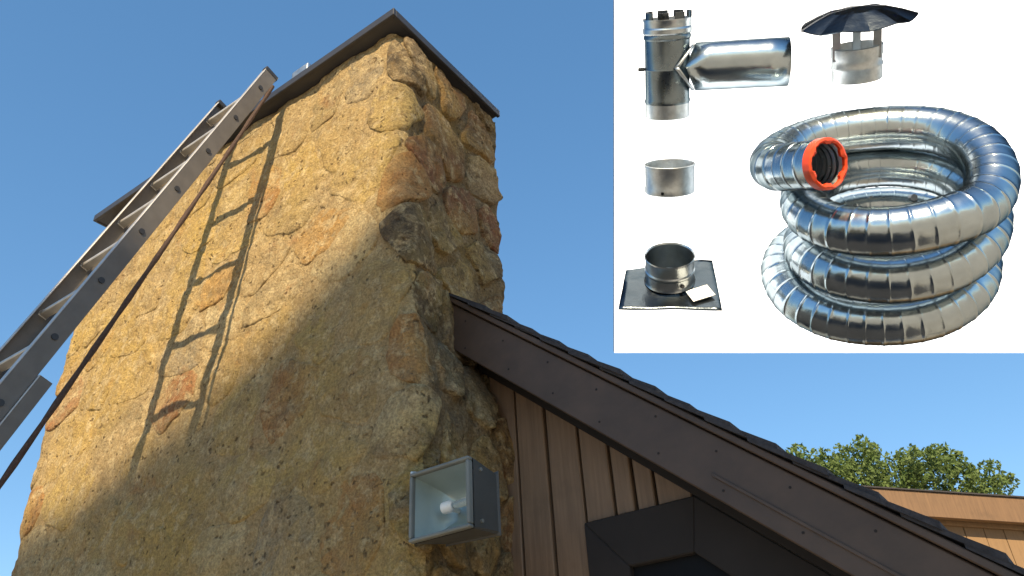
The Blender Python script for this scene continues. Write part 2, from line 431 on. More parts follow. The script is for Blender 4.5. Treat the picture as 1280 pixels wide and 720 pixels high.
# vertical boards, one by one, with recessed joints
edges = [-.06, -.19, -.325, -.465, -.585, -.665, -.742, -.874, -1.006, -1.138, -1.27, -1.40, -1.53, -1.66, -1.79, -1.92, -2.05]
for a, e in zip(edges, edges[1:]):
    s0, s1 = a - .006, e + .006
    zb = 2.405 if a < -.46 and a > -1.0 else .25
    if a <= -.98: zb = .25
    zt0, zt1 = zsh(s0) - .135, zsh(s1) - .135
    if zt1 <= zb + .03: 
        if zt0 <= zb + .03: continue
        zt1 = zb + .03
    dw = random.uniform(-.0025, .0025)
    m = MB(); m.hexa([PH(s0, WALLW + dw, zb), PH(s1, WALLW + dw, zb), PH(s1, WALLW + .028, zb), PH(s0, WALLW + .028, zb),
                      PH(s0, WALLW + dw, zt0), PH(s1, WALLW + dw, zt1), PH(s1, WALLW + .028, zt1), PH(s0, WALLW + .028, zt0)])
    bevel(m.build('siding_board', M_SIDING, HO), .004, 1)
# dark trapezoid window with a head trim and a raking side
WN = MB()
def band(mb, pts_out, pts_in, w0, w1):          # a trim strip between two polylines
    for i in range(len(pts_out) - 1):
        a, b_, c_, d_ = pts_out[i], pts_out[i + 1], pts_in[i + 1], pts_in[i]
        mb.hexa([PH(q[0], w0, q[1]) for q in (a, b_, c_, d_)] + [PH(q[0], w1, q[1]) for q in (a, b_, c_, d_)])
wo = [(-.466, .3), (-.466, 2.402), (-.885, 2.402), (-1.85, 2.402 - .965 * SL), (-1.85, .3)]
wi = [(-.620, .3), (-.620, 2.228), (-.852, 2.228), (-1.70, 2.228 - .848 * SL), (-1.70, .3)]
band(WN, wo, wi, WALLW - .022, WALLW + .012)
fr = bevel(WN.build('window_frame', M_TRIM, HO), .004, 1)
gl = MB(); gl.add([PH(s, WALLW + .008, z) for s, z in wi], [tuple(range(5))])
gl.build('window_pane', M_GLASS, HO)
# rake fascia, drip strip, soffit
def rake(mb, s0, s1, dz0, dz1, w0, w1):         # strip parallel to the roof; dz below the shingle top
    q = [(s0, w0, zsh(s0) - dz1), (s1, w0, zsh(s1) - dz1), (s1, w1, zsh(s1) - dz1), (s0, w1, zsh(s0) - dz1),
         (s0, w0, zsh(s0) - dz0), (s1, w0, zsh(s1) - dz0), (s1, w1, zsh(s1) - dz0), (s0, w1, zsh(s0) - dz0)]
    mb.hexa([PH(*x) for x in q])
m = MB(); rake(m, .03, EAVE, .062, .283, RW, RW + .03); fa = bevel(m.build('fascia', M_FASCIA, HO), .004, 1)
nail = None
for i in range(11):
    sn_ = -.10 - i * .19
    for dz in (.11, .235):
        q = PH(sn_ + random.uniform(-.01, .01), RW, zsh(sn_) - dz + random.uniform(-.006, .006))
        if nail is None:
            m = MB(); m.tube([Vector(W) * .001, Vector(-W) * .0015], .0042, 8); nail = m.build('nail_head', M_TRIM, HO); nail.location = q
        else:
            c2 = nail.copy(); COL.objects.link(c2); c2.parent = HO; c2.location = q
m = MB(); rake(m, -.018, -1.30, .060, .0665, RW - .002, RW + .01)
m = MB(); rake(m, .035, EAVE, .030, .058, RW - .016, RW + .03); bevel(m.build('rake_trim', M_FASCIA, HO), .003, 1)
m = MB(); rake(m, -.05, -2.0, .116, .315, WALLW - .02, WALLW + .02); bevel(m.build('wall_top_strip', M_TRIM, HO), .003, 1)  # dark strip painted in where the soffit shades the wall top
m = MB(); rake(m, -.03, EAVE, .09, .115, RW + .031, WALLW + .03); m.build('soffit', M_SOFFIT, HO)
m = MB(); rake(m, -1.02, EAVE, .20, .215, RW - .006, RW - .0005); bevel(m.build('fascia_strip', M_FASCIA, HO), .002, 1)
# roof deck and shingle courses (each course one long strip with a ragged rake end)
d = MB(); rake(d, RIDGE, EAVE, .024, .05, RW + .012, BACKW)
b0 = [(RIDGE, 0), (2.5, -SL * 1.1)]
zr = zsh(RIDGE)
d.hexa([PH(RIDGE, .92, zr - .05), PH(2.5, .92, zr - .05 - SL * 1.1), PH(2.5, BACKW, zr - .05 - SL * 1.1), PH(RIDGE, BACKW, zr - .05),
        PH(RIDGE, .92, zr - .012), PH(2.5, .92, zr - .012 - SL * 1.1), PH(2.5, BACKW, zr - .012 - SL * 1.1), PH(RIDGE, BACKW, zr - .012)])
d.build('roof', M_SOFFIT, HO)
s = EAVE - .02
step = .112
while s < RIDGE - .05:
    s0, s1 = s, min(s + step * 1.75, RIDGE)
    w0 = RW - .022 + random.uniform(-.012, .006)
    if s1 > .06: w0 = max(w0, RW + .50) if s1 > .06 else w0
    lift = random.uniform(.002, .012)
    x = [(s0, w0, zsh(s0) - .020 + lift), (s1, w0, zsh(s1) - .028), (s1, BACKW, zsh(s1) - .028), (s0, BACKW, zsh(s0) - .020 + lift),
         (s0, w0, zsh(s0) + .002 + lift), (s1, w0, zsh(s1) - .016), (s1, BACKW, zsh(s1) - .016), (s0, BACKW, zsh(s0) + .002 + lift)]
    m = MB(); m.hexa([PH(*q) for q in x]); m.build('shingle_course', M_SHING, HO)
    s += step * random.uniform(.92, 1.08)

# ------------------------------------------------------------------ flood lamp on the chimney's side
LW = .0
def PLx(px, py, w=LW): s, z = on_w(px, py, w); return s, z
a = PLx(512, 589); b_ = PLx(588, 575); c_ = PLx(516, 679)
sL = (a[0] + c_[0]) / 2; sR = b_[0]; zT = (a[1] + b_[1]) / 2; zB = c_[1] + .0
LP = thing('flood_lamp', 'grey square flood lamp with a bare bulb, fixed at the chimney corner', 'lamp', P((sL + sR) / 2, LW + .08, (zT + zB) / 2))
Linv = LP.matrix_basis.inverted()
def PLm(s, w, z): return Linv @ P(s, w, z)
dp = .15; e = .012
m = MB()
for (s0, s1, z0, z1) in ((sL, sR, zT - e, zT), (sL, sR, zB, zB + e), (sL, sL - e, zB + e, zT - e), (sR + e, sR, zB + e, zT - e)):
    m.box(s0, s1, LW - .012, LW + .012, z0, z1, PLm)
bevel(m.build('frame', M_LFR, LP), .005)
hs = MB()
bs = .022
f4 = [(sL, zB), (sR, zB), (sR, zT), (sL, zT)]; b4 = [(sL - bs, zB + bs), (sR + bs * .4, zB + bs * .6), (sR + bs * .4, zT - bs * .6), (sL - bs, zT - bs)]
vs = [PLm(s, LW + .0125, z) for s, z in f4] + [PLm(s, LW + dp, z) for s, z in b4]
hs.add(vs, [(0, 1, 5, 4), (1, 2, 6, 5), (2, 3, 7, 6), (3, 0, 4, 7), (7, 6, 5, 4)])
bevel(hs.build('housing', M_LAMP, LP), .006)
rf = MB()
fi = [(sL - e, zB + e), (sR + e, zB + e), (sR + e, zT - e), (sL - e, zT - e)]
sm, zm = (sL + sR) / 2, (zT + zB) / 2
rows = []
for kk, (sc, w) in enumerate(((.99, .0), (.86, .045), (.66, .085), (.40, .11))):
    rr = []
    for q in range(4):
        p0, p1 = fi[q], fi[(q + 1) % 4]
        for u_ in range(6):
            x = p0[0] + (p1[0] - p0[0]) * u_ / 6; y = p0[1] + (p1[1] - p0[1]) * u_ / 6
            rr.append(PLm(sm + (x - sm) * sc, LW + .004 + w, zm + (y - zm) * sc))
    rows.append(rr)
vs = [v for r in rows for v in r]; n = 24
fs = [(i * n + j, i * n + (j + 1) % n, (i + 1) * n + (j + 1) % n, (i + 1) * n + j) for i in range(3) for j in range(n)] + [tuple(3 * n + j for j in range(n))]
rf.add(vs, fs); autosmooth(rf.build('reflector', M_REFL, LP), 50)
def tub(name, pts, r, mat, par, F, n=12): m = MB(); m.tube([F(*p) for p in pts], r, n); return autosmooth(m.build(name, mat, par))
zc = zm - .005
tub('socket', [(sm + .040, LW + .06, zc), (sm + .036, LW + .06, zc), (sm + .008, LW + .06, zc), (sm - .002, LW + .06, zc)], [.012, .019, .020, .013], M_CERAM, LP, PLm, 16)
tub('socket_stem', [(sm + .02, LW + .06, zc), (sm + .02, LW + .115, zc)], .008, M_CERAM, LP, PLm)
tub('bulb', [(sm - .002, LW + .06, zc), (sm - .02, LW + .06, zc + .001), (sm - .055, LW + .06, zc + .002), (sm - .075, LW + .06, zc + .002), (sm - .085, LW + .06, zc + .002)], [.008, .013, .014, .011, .004], M_BULB, LP, PLm)
tub('bracket', [(sm - .0, LW + dp - .01, zm), (sm + .0, LW + .24, zm), (corner_s(zm) + .06, LW + .30, zm)], .014, M_LAMP, LP, PLm)
cbl = [(sL + .005, LW + .05, zm + .10), (sL + .02, LW + .03, zm + .115), (sL + .045, LW + .05, zm + .14), (sL + .05, LW + .09, zm + .15)]
for zz in (zT - .03, zB + .03):
    m = MB(); m.tube([PLm(sR + .002, LW + .05, zz), PLm(sR - .004, LW + .05, zz)], .006, 8); m.build('screw', M_LFR, LP)
tub('cable', cbl, .005, M_CERAM, LP, PLm, 8)

# ------------------------------------------------------------------ extension ladder leaning on the cap
LAD = thing('extension_ladder', 'aluminium extension ladder leaning on the edge of the chimney cap', 'ladder', P(1.0, -1.6, 0))
Dinv = LAD.matrix_basis.inverted()
s0L, d0L, z0L = .8026, .1488, 4.8104            # near rail at the first rung
al, be = .3275, .0434; WID = .4312
dn = np.array([math.sin(be), -math.sin(al) * math.cos(be), -math.cos(al) * math.cos(be)])   # (s, w, z) going down
sd = np.array([1.0, 0, 0]); sd = sd - sd.dot(dn) * dn; sd /= np.linalg.norm(sd)
ou = np.cross(dn, sd); ou = ou if ou[1] < 0 else -ou        # away from the wall
o0 = np.array([s0L, -d0L, z0L])
def LQ(k, x, y):                                # k metres down, x across, y outwards
    q = o0 + dn * k + sd * x + ou * y; return Dinv @ P(*q)
def channel(name, x, k0, k1, y0, y1, inward, fl=.030, th=.004):
    m = MB()
    def bx(xa, xb, ya, yb): m.box(xa, xb, ya, yb, k0, k1, lambda X, Y, Z: LQ(Z, X, Y))
    xi = x + fl * inward
    bx(min(x, x + th * inward), max(x, x + th * inward), y0, y1 - th)
    bevel(m.build(name, M_WEB, LAD), .001, 1); m = MB()
    lo, hi = min(x - .001 * inward, xi), max(x - .001 * inward, xi)
    bx(lo, hi, y1 - th, y1 + .001)
    bx(min(x + th * inward, xi), max(x + th * inward, xi), y0, y0 + th)
    return bevel(m.build('rail_flange', M_ALU, LAD), .0015, 1)
KTOP = -.155; KFLY = 3.3; KB0 = 1.98; KEND = 5.02
channel('rail', -.003, KTOP, KFLY, -.038, .040, 1); channel('rail', WID + .003, KTOP, KFLY, -.038, .040, -1)
channel('base_rail', -.012, KB0, KEND, -.092, -.040, 1); channel('base_rail', WID + .012, KB0, KEND, -.092, -.040, -1)
for x0 in (-.006, WID - .028):
    m = MB(); m.box(x0, x0 + .034, -.043, .045, KTOP - .018, KTOP + .012, lambda X, Y, Z: LQ(Z, X, Y)); bevel(m.build('end_cap', M_PLASTIC, LAD), .006)
for k in range(0, 11):
    m = MB(); kk = .305 * k
    prof = [(-.016, -.012), (.016, -.012), (.019, 0), (.014, .016), (-.014, .016), (-.019, 0)]
    vs = [LQ(kk + b2, x, a2) for x in (.002, WID - .002) for a2, b2 in [(p[0], -p[1]) for p in prof]]
    m.add(vs, [tuple(range(6)), tuple(range(6, 12))[::-1]] + [(i, (i + 1) % 6, 6 + (i + 1) % 6, 6 + i) for i in range(6)])
    bevel(m.build('rung', M_ALU, LAD), .003, 1)
    for x in (-.004, WID + .004):
        m = MB(); m.tube([LQ(kk, x - .004, 0), LQ(kk, x + .004, 0)], .013, 10); m.build('rung_end', M_PLASTIC, LAD)
for k in range(7, 17):
    m = MB(); kk = .305 * k - .1
    if kk > KEND - .1: continue
    m.box(-.01, WID + .01, -.082, -.052, kk - .014, kk + .014, lambda X, Y, Z: LQ(Z, X, Y)); bevel(m.build('rung', M_ALU, LAD), .004, 1)
# rope hanging from the ladder top to the ground
RP0 = P(.80, -.10, 4.80)
def on_s(px, py, s_):
    dd = ray(px, py); p0 = A0 + U * s_; q = CAM + dd * (np.dot(p0 - CAM, U) / np.dot(dd, U)); return Vector(q)
e1 = on_s(0, 606, .88)
e0 = on_s(341, 108, .80)
dirr = (e1 - e0)
m = MB(); pts = []
for i in range(40):
    f = i / 39 * 1.35
    q = e0 + dirr * f; q.z -= .05 * math.sin(min(1, f) * PI) * .3
    pts.append(q)
m.tube([p - e0 for p in pts], [.010 * (1 + .18 * math.sin(i * 2.1)) for i in range(40)], 8)
rp = m.build('rope', M_ROPE); rp.location = e0; autosmooth(rp)
tag(rp, 'dark brown rope running down beside the ladder in front of the chimney', 'rope')

# ------------------------------------------------------------------ wing behind, seen past the rake
DW = 11.0
def on_view(px, py, D):
    return Vector(CAM + R @ np.array([(px - 640) * D / FPX, (360 - py) * D / FPX, -D]))
q0, q1 = on_view(1070, 609, DW), on_view(1280, 623, DW)
q2 = on_view(1165, 652, DW); q3 = on_view(1280, 676, DW)
WG = thing('house_wing', 'sunlit tan wing with a wide fascia board behind the dark rake', 'house wing', Vector((q0.x + 1.5, q0.y + 1.2, 0)))
Ginv = WG.matrix_basis.inverted()
dx = (q1 - q0); dx.z = 0; dx.normalize(); back = Vector((-dx.y, dx.x, 0))
sl_t = (q1.z - q0.z) / (q1 - q0).dot(dx)
def GZ(x): return q0.z + sl_t * x               # top of the fascia at x metres along
hF = .35
sl_b = sl_t
def G(x, y, z): return Ginv @ (Vector((q0.x, q0.y, 0)) + dx * x + back * y + Vector((0, 0, z)))
XA, XB = -1.6, 5.6
def slope_box(mb, x0, x1, y0, y1, za, zb):      # za/zb below the fascia top
    mb.hexa([G(x0, y0, GZ(x0) - zb), G(x1, y0, GZ(x1) - zb), G(x1, y1, GZ(x1) - zb), G(x0, y1, GZ(x0) - zb),
             G(x0, y0, GZ(x0) - za), G(x1, y0, GZ(x1) - za), G(x1, y1, GZ(x1) - za), G(x0, y1, GZ(x0) - za)])
m = MB(); slope_box(m, XA, XB, 0, .04, 0, hF); bevel(m.build('fascia', M_WINGF, WG), .004, 1)
m = MB(); slope_box(m, XA, XB + .05, -.03, 3.2, -.022, -.002); m.build('roof', M_SHING, WG)
m = MB(); slope_box(m, XA, XB, .041, .25, hF - .05, hF - .03); m.build('soffit', M_WING, WG)
m = MB(); slope_box(m, XA, XB, .20, .235, hF - .03 + .001, hF + .035); bevel(m.build('wall_top_strip', M_WING, WG), .004, 1)
m = MB(); m.hexa([G(x, y, 0) for x, y in ((XA, .29), (XB, .29), (XB, 3), (XA, 3))] + [G(x, y, GZ(x) - .03) for x, y in ((XA, .29), (XB, .29), (XB, 3), (XA, 3))])
m.build('wall', M_WING, WG)
x = XA
while x < XB - .05:
    x1 = min(x + .28, XB); m = MB(); dy = random.uniform(-.004, .004)
    m.hexa([G(x + .004, .255 + dy, 0), G(x1 - .004, .255 + dy, 0), G(x1 - .004, .285, 0), G(x + .004, .285, 0)] +
           [G(x + .004, .255 + dy, GZ(x) - hF - .002), G(x1 - .004, .255 + dy, GZ(x1) - hF - .002), G(x1 - .004, .285, GZ(x1) - hF - .002), G(x + .004, .285, GZ(x) - hF - .002)])
    bevel(m.build('siding_board', M_WING, WG), .004, 1); x += .28

# ------------------------------------------------------------------ trees
def leaf_crown(name, blobs, count, size, mat, parent, inv, seed, inside=None):
    rnd = random.Random(seed); vs = []; fs = []
    tot = sum(b[1] ** 2 for b in blobs)
    for (c, r, sq) in blobs:
        nl = int(count * r * r / tot)
        for _ in range(nl):
            while True:
                v = Vector((rnd.uniform(-1, 1), rnd.uniform(-1, 1), rnd.uniform(-1, 1)))
                if v.length < 1: break
            v = v.normalized() * (v.length ** .45)
            p = Vector(c) + Vector((v.x * r, v.y * r, v.z * r * sq))
            if noise.noise(p * (2.2 / max(.4, r))) < (-.22 if inside else .0): continue
            if inside and not inside(p): continue
            a = size * rnd.uniform(.6, 1.35)
            e1 = Vector((rnd.gauss(0, 1), rnd.gauss(0, 1), rnd.gauss(0, 1))).normalized()
            e2 = e1.orthogonal().normalized(); e2.rotate(Matrix.Rotation(rnd.uniform(0, 6.28), 3, e1))
            bq = len(vs); p = inv @ p
            vs += [p - e1 * a, p + e2 * a * .45, p + e1 * a, p - e2 * a * .45]; fs.append((bq, bq + 1, bq + 2, bq + 3))
    return mesh(name, vs, fs, mat, parent)
def trunk(parent, inv, base, top, r0, limbs):
    m = MB(); pts = []
    for i in range(7):
        f = i / 6; q = Vector(base).lerp(Vector(top), f); q.x += .12 * math.sin(f * 5); pts.append(inv @ q)
    m.tube(pts, [r0 * (1 - .7 * i / 6) for i in range(7)], 10)
    for (h, e) in limbs:
        p0 = Vector(base).lerp(Vector(top), h); e = Vector(e); mid = p0.lerp(e, .5) + Vector((0, 0, .25))
        m.tube([inv @ p0, inv @ mid, inv @ e], [r0 * .45, r0 * .28, r0 * .08], 7)
    return autosmooth(m.build('trunk', M_BARK, parent))
# the sunlit tree beyond the wing
DT = 26.0
base = on_view(1120, 640, DT); base.z = 0
TR = thing('broadleaf_tree', 'olive green broadleaf tree showing above the roof of the tan wing', 'tree', base)
Tinv = TR.matrix_basis.inverted()
kT = DT / FPX
spots = [(1000, 595, 34), (1030, 590, 26), (1035, 605, 34), (1072, 573, 25), (1085, 590, 32), (1060, 600, 30), (1120, 588, 30), (1110, 610, 38), (1148, 582, 24),
         (1160, 600, 34), (1182, 577, 22), (1195, 592, 26), (1205, 612, 30), (1236, 600, 22), (1250, 608, 18), (1228, 615, 24), (1150, 625, 40), (1070, 630, 40), (1210, 640, 40), (1010, 630, 36)]
rT = random.Random(3)
blobs = []
for (px, py, r) in spots:
    q = on_view(px, py, DT + rT.uniform(-1.2, 1.2)); blobs.append((q, r * kT * .95, .82))
    for _ in range(3):
        a = rT.uniform(.2, 2.9); blobs.append((on_view(px + r * 1.0 * math.cos(a), py - r * .85 * math.sin(a), DT + rT.uniform(-1, 1)), rT.uniform(.28, .42) * r * kT, .9))
leaf_crown('crown', blobs, 34000, .082, M_LEAF, TR, Tinv, 5)
trunk(TR, Tinv, base, on_view(1120, 620, DT), .32, [(.75, on_view(1040, 610, DT)), (.8, on_view(1200, 610, DT)), (.9, on_view(1080, 600, DT)), (.85, on_view(1160, 600, DT + 1))])
# tall shade trees behind the viewer: they put the lower chimney and the gable in shade
hv = np.cross(sun_dir, Zv); hv /= np.linalg.norm(hv); vv = np.cross(hv, sun_dir); vv = vv if vv[2] > 0 else -vv
edge = [(-3.8, 1.0), (-2.8, 2.4), (-1.8, 3.3), (-1, 3.9), (-.2, 4.5), (.35, 5.0), (.57, 4.75), (.67, 3.7), (.76, 3.18), (.86, 3.10), (1.18, 3.03), (1.67, 2.93), (2.12, 2.94), (2.69, 2.99), (3.2, 3.02), (3.9, 2.95), (4.8, 2.5), (5.6, 1.5)]
def under(p):
    q = np.array(p) - CAM; h = q @ hv; v = q @ vv
    if h < edge[0][0] or h > edge[-1][0] or v < 1.15 + .15 * math.sin(h * 2.3): return False
    return v < np.interp(h, [e[0] for e in edge], [e[1] for e in edge])
TS = 20.0
for ti, (hc, items) in enumerate(((-.8, [(-2.7, 1.3, 1.3), (-1.6, 2.0, 1.5), (-.6, 2.6, 1.5), (.2, 2.4, 1.4), (-.1, 3.8, 1.15), (.25, 4.3, .75), (-1.0, 1.0, 1.6), (.3, .9, 1.3)]),
                                  (3.1, [(1.5, 2.0, 1.35), (2.6, 2.0, 1.4), (3.7, 1.9, 1.4), (4.6, 1.3, 1.2), (2.1, .7, 1.3), (3.4, .5, 1.4), (1.0, 2.3, 1.1)]))):
    cc = Vector(CAM + sun_dir * TS + hv * hc + vv * 1.6); base = Vector((cc.x, cc.y, 0))
    o = thing('shade_tree', ('tall dense shade tree with the higher crown, behind the viewer', 'tall dense shade tree with the lower flat crown, behind the viewer')[ti], 'tree', base)
    inv = o.matrix_basis.inverted()
    rr = random.Random(11 + ti)
    bl = [(Vector(CAM + sun_dir * (TS + rr.uniform(-.5, .5)) + hv * h + vv * v), r, 1.0) for h, v, r in items]
    leaf_crown('crown', bl, 17000, .14, M_LEAF2, o, inv, 21 + ti, under)
    trunk(o, inv, base, cc, .3, [(.8, b[0]) for b in bl[:4]])

# ------------------------------------------------------------------ made-up glowing board on an added mast, liner parts mounted on it
DB = 7.1
def frame_at(px, py, D):                        # an upright frame parallel to the board face
    c = on_view(px, py, D)
    return Matrix([[R[i][0], R[i][1], R[i][2], c[i]] for i in range(3)] + [[0, 0, 0, 1]])
kB = DB / FPX
BD = thing('added_board', 'big plain white made-up board with an added glow, high above the roof', 'added board', mat4=frame_at(1030, 214, DB))
bw0, bw1 = (768 - 1030) * kB, (1296 - 1030) * kB; bh0, bh1 = (214 - 441) * kB, (214 + 14) * kB
m = MB(); m.box(bw0, bw1, bh0, bh1, -.004, 0); m.build('added_face_panel', M_LIT, BD)
m = MB(); m.box(bw0 + .004, bw1 - .004, bh0 + .004, bh1 - .004, -.10, -.005); m.build('added_board_box', M_ADDED_MAST, BD)
pm = on_view(1318, 452, DB + .24)
ma = thing('added_mast', 'grey steel mast, made up to carry the white board', 'mast', Vector((pm.x, pm.y, 0)))
m = MB(); m.tube([(0, 0, 0), (0, 0, pm.z + .8)], .09, 16); autosmooth(m.build('added_post', M_ADDED_MAST, ma))
mi_ = ma.matrix_basis.inverted()
for py in (80, 380):
    m = MB(); q = on_view(1276, py, DB + .10); h = Vector((pm.x, pm.y, q.z)); m.tube([mi_ @ h, mi_ @ q], .03, 10); m.build('bracket', M_ADDED_MAST, ma)

def part_frame(px, py, half):                   # thing centred half (photo pixels) in front of the board face
    D = DB / (1 + half / FPX); return facing(px, py, D), D / FPX * .96
def facing(px, py, D):                          # the same, turned a little towards the viewer's place in the yard
    c = on_view(px, py, D); f = Vector(CAM) - c; f.normalize()
    y = Vector(R[:, 1]); y = (y - f * y.dot(f)).normalized(); x = y.cross(f)
    return Matrix([[x[i], y[i], f[i], c[i]] for i in range(3)] + [[0, 0, 0, 1]])
def tilt(deg):                                  # lean the upright axis towards the viewer
    a = math.radians(deg); ca, sa = math.cos(a), math.sin(a)
    return lambda x, y, z: Vector((x, y * ca - z * sa, y * sa + z * ca))

# --- tee with a snout
mt, k = part_frame(838, 85, 33)
TE = thing('pipe_tee', 'steel pipe tee with a long pointed sideways snout', 'pipe fitting', mat4=mt)
F0 = tilt(7)
def FK(off=(0, 0)): return lambda x, y, z: F0(x * k, y * k, z * k) + Vector((off[0] * k, off[1] * k, 0))
m = MB(); m.lathe([(29, -44), (29.6, -41), (28.6, -38), (28.6, -2), (29.4, 0), (28.6, 2), (28.6, 36), (30, 38), (30, 41), (28.9, 43)], 48, FK((-4, 0)))
autosmooth(m.build('body', M_TEE, TE), 30)
m = MB(); m.lathe([(27, -44), (28.6, -43.5), (28.6, -62), (27.6, -63), (27.2, -62), (27, -44)], 48, FK((-4, 0))); autosmooth(m.build('lower_collar', M_PALEST, TE), 30)
m = MB(); m.lathe([(29.5, 43), (31, 45), (31, 50), (29.8, 52), (29.8, 58), (30.6, 60), (30.6, 62), (29.2, 62), (28, 50), (28, 43)], 48, FK((-4, 0))); autosmooth(m.build('upper_collar', M_GALV, TE), 30)
m = MB()
for j in range(9):
    a0 = j * 2 * PI / 9 + .1; m.lathe([(30.2, 60), (30.8, 64), (30.8, 70), (29.6, 70), (29.4, 60)], 4, FK((-4, 0)), 0, a0, a0 + .45)
autosmooth(m.build('locking_tabs', M_DARKST, TE), 30)
sn = MB(); vs = []; n = 48; prof = []
xr = 146
cuts = [(0, 29), (.5, 29), (1, 29)]
for q in range(6):
    f = q / 5
    for j in range(n):
        a2 = 2 * PI * j / n; y, z_ = 29 * math.sin(a2), 29 * math.cos(a2)
        xl = 19 + .45 * abs(y)
        vs.append((xl + (xr - xl) * f, y, z_))
sn.add([Vector((x * k, y * k, z_ * k)) for x, y, z_ in vs], [(q * n + j, q * n + (j + 1) % n, (q + 1) * n + (j + 1) % n, (q + 1) * n + j) for q in range(5) for j in range(n)])
so_ = sn.build('snout', M_STEEL, TE, True); sm_ = so_.modifiers.new('wall', 'SOLIDIFY'); sm_.thickness = 1.2 * k
m = MB()
for sy in (1, -1):                              # flared V lips of the tee body
    vs = []
    for i in range(9):
        f = i / 8; x = 5 + 22 * f; y = sy * 28 * f; zz = 29 * math.sqrt(max(0, 1 - (f * .96) ** 2))
        for (ox, dz) in ((0, 0), (6, 1)): vs.append(Vector(((x + ox * (1 - .4 * f)) * k, y * k, (zz + dz) * k)))
    m.add(vs, [(2 * i, 2 * i + 1, 2 * i + 3, 2 * i + 2) for i in range(8)])
lo = m.build('saddle_lip', M_PALEST, TE, True); sm_ = lo.modifiers.new('wall', 'SOLIDIFY'); sm_.thickness = 1.5 * k
m = MB(); m.tube([Vector((-41 * k, 0, 0)), Vector((44 * k, 0, 20 * k))], 1.8 * k, 8); m.build('clamp_rod', M_PLASTIC, TE)
m = MB(); m.box(-41.5 * k, -33 * k, -2.5 * k, 2.5 * k, -4 * k, 4 * k); bevel(m.build('clamp_lug', M_DARKST, TE), 1 * k)

# --- rain cap on two legs
mt, k = part_frame(1071, 68, 74)
RC = thing('rain_cap', 'steel chimney rain cap, faceted cone on legs over a collar', 'chimney cap', mat4=mt)
F0 = tilt(11)
FK1 = lambda x, y, z: F0(x * k, y * k, z * k)
m = MB(); n = 48; vs = []
hp = [(0, 60), (34, 57), (52, 51), (66, 45), (71, 43), (70, 41.5), (64, 43), (34, 54), (0, 57)]
def facet(a, r, y):
    q = (a / (2 * PI) * 7) % 1; return 1 - .055 * (1 - abs(2 * q - 1)) * (1 if r > 30 else 0)
def FH(x, y, z):
    a = math.atan2(z, x); r = math.hypot(x, z); q = (a / (2 * PI) * 7) % 1
    return FK1(x, y - (4.5 * (1 - abs(2 * q - 1)) * (r / 70) ** 2), z)
m.lathe(hp, 84, FH, wob=facet); autosmooth(m.build('hood', M_DARKST, RC), 14)
for sgn in (-1, 1):
    m = MB(); x = sgn * 24
    m.box(x - 5, x + 5, -4, 46, 15, 16.6, FK1); bevel(m.build('leg', M_GALV, RC), .4 * k)
m = MB(); m.box(-5, 5, -4, 46, -29, -27.4, FK1); bevel(m.build('leg', M_GALV, RC), .4 * k)
m = MB(); m.lathe([(29.5, -31), (30.5, -32), (30.5, -17), (31.5, -15), (31.5, -12), (30.5, -10), (30.5, -3), (31.6, 0), (31.6, 11), (30.3, 12), (29.5, 10), (29, -31)], 56, FK1)
autosmooth(m.build('collar', M_PALEST, RC), 30)

# --- short coupling ring
mt, k2 = part_frame(837, 221, 36)
CR = thing('coupling_ring', 'short open steel ring, the plain coupling of the liner kit', 'pipe ring', mat4=mt)
F2 = tilt(12)
m = MB(); m.lathe([(31, -18), (31, -20), (32, -19), (32.2, -13), (31.5, -11.5), (31.5, 13), (32.4, 15), (32.4, 17), (31.2, 17.6), (30.6, 15), (30.4, -18)], 56, lambda x, y, z: F2(x * k2, y * k2, z * k2))
autosmooth(m.build('band', M_PALEST, CR), 30)
m = MB(); a = 1.85; m.tube([F2(30 * math.cos(a) * k2, -15 * k2, 30 * math.sin(a) * k2), F2(33.2 * math.cos(a) * k2, -15 * k2, 33.2 * math.sin(a) * k2)], 2 * k2, 8); m.build('rivet', M_DARKST, CR)

# --- flashing plate with a collar
mt, k3 = part_frame(837, 348, 40)
FP = thing('flashing_plate', 'square dark steel flashing plate with a round collar and white sticker', 'flashing', mat4=mt)
F3t = tilt(33)
F3 = lambda x, y, z: F3t(x * k3, y * k3, z * k3)
pl = MB(); nx = 18; vs = []
for iz in range(nx + 1):
    for ix in range(nx + 1):
        x = -1 + 2 * ix / nx; z_ = -1 + 2 * iz / nx
        r = math.hypot(x, z_); y = -9 + 5 * math.exp(-(r * 1.8) ** 2 * 1.2) + 1.6 * noise.noise(Vector((x * 1.6, z_ * 1.6, 3))) - .8 * abs(abs(x) - abs(z_)) * -1
        xx = x * (60 + 3.5 * z_) ; vs.append(F3(xx, y, z_ * 57 + (2 if z_ > 0 else 0)))
pl.add(vs, [(i * (nx + 1) + j, i * (nx + 1) + j + 1, (i + 1) * (nx + 1) + j + 1, (i + 1) * (nx + 1) + j) for i in range(nx) for j in range(nx)])
po = pl.build('plate', M_DARKST, FP, True); sm_ = po.modifiers.new('wall', 'SOLIDIFY'); sm_.thickness = 1.5 * k3
cb = -4
def FC(x, y, z): return F3(x, y + cb, z - 3)
m = MB(); m.lathe([(33, 0), (31.5, 3), (31, 14), (32.2, 16), (32.2, 18), (31, 20), (31, 34), (32, 36), (31.6, 38), (30.2, 36), (29.6, 20), (29.6, 0)], 56, FC)
autosmooth(m.build('collar', M_GALV, FP), 30)
m = MB(); a = 1.05; q = FC(31 * math.cos(a), 8, 31 * math.sin(a)); q2_ = FC(33.5 * math.cos(a), 8, 33.5 * math.sin(a)); m.tube([q, q2_], 2.6 * k3, 10); m.build('knob', M_PLASTIC, FP)
def stk(x, z, y=0):
    ca, sa = math.cos(.45), math.sin(.45); return F3(38 + x * ca + z * sa, -2.6 + y - .11 * (z * ca - x * sa), 31 + (-x * sa + z * ca))
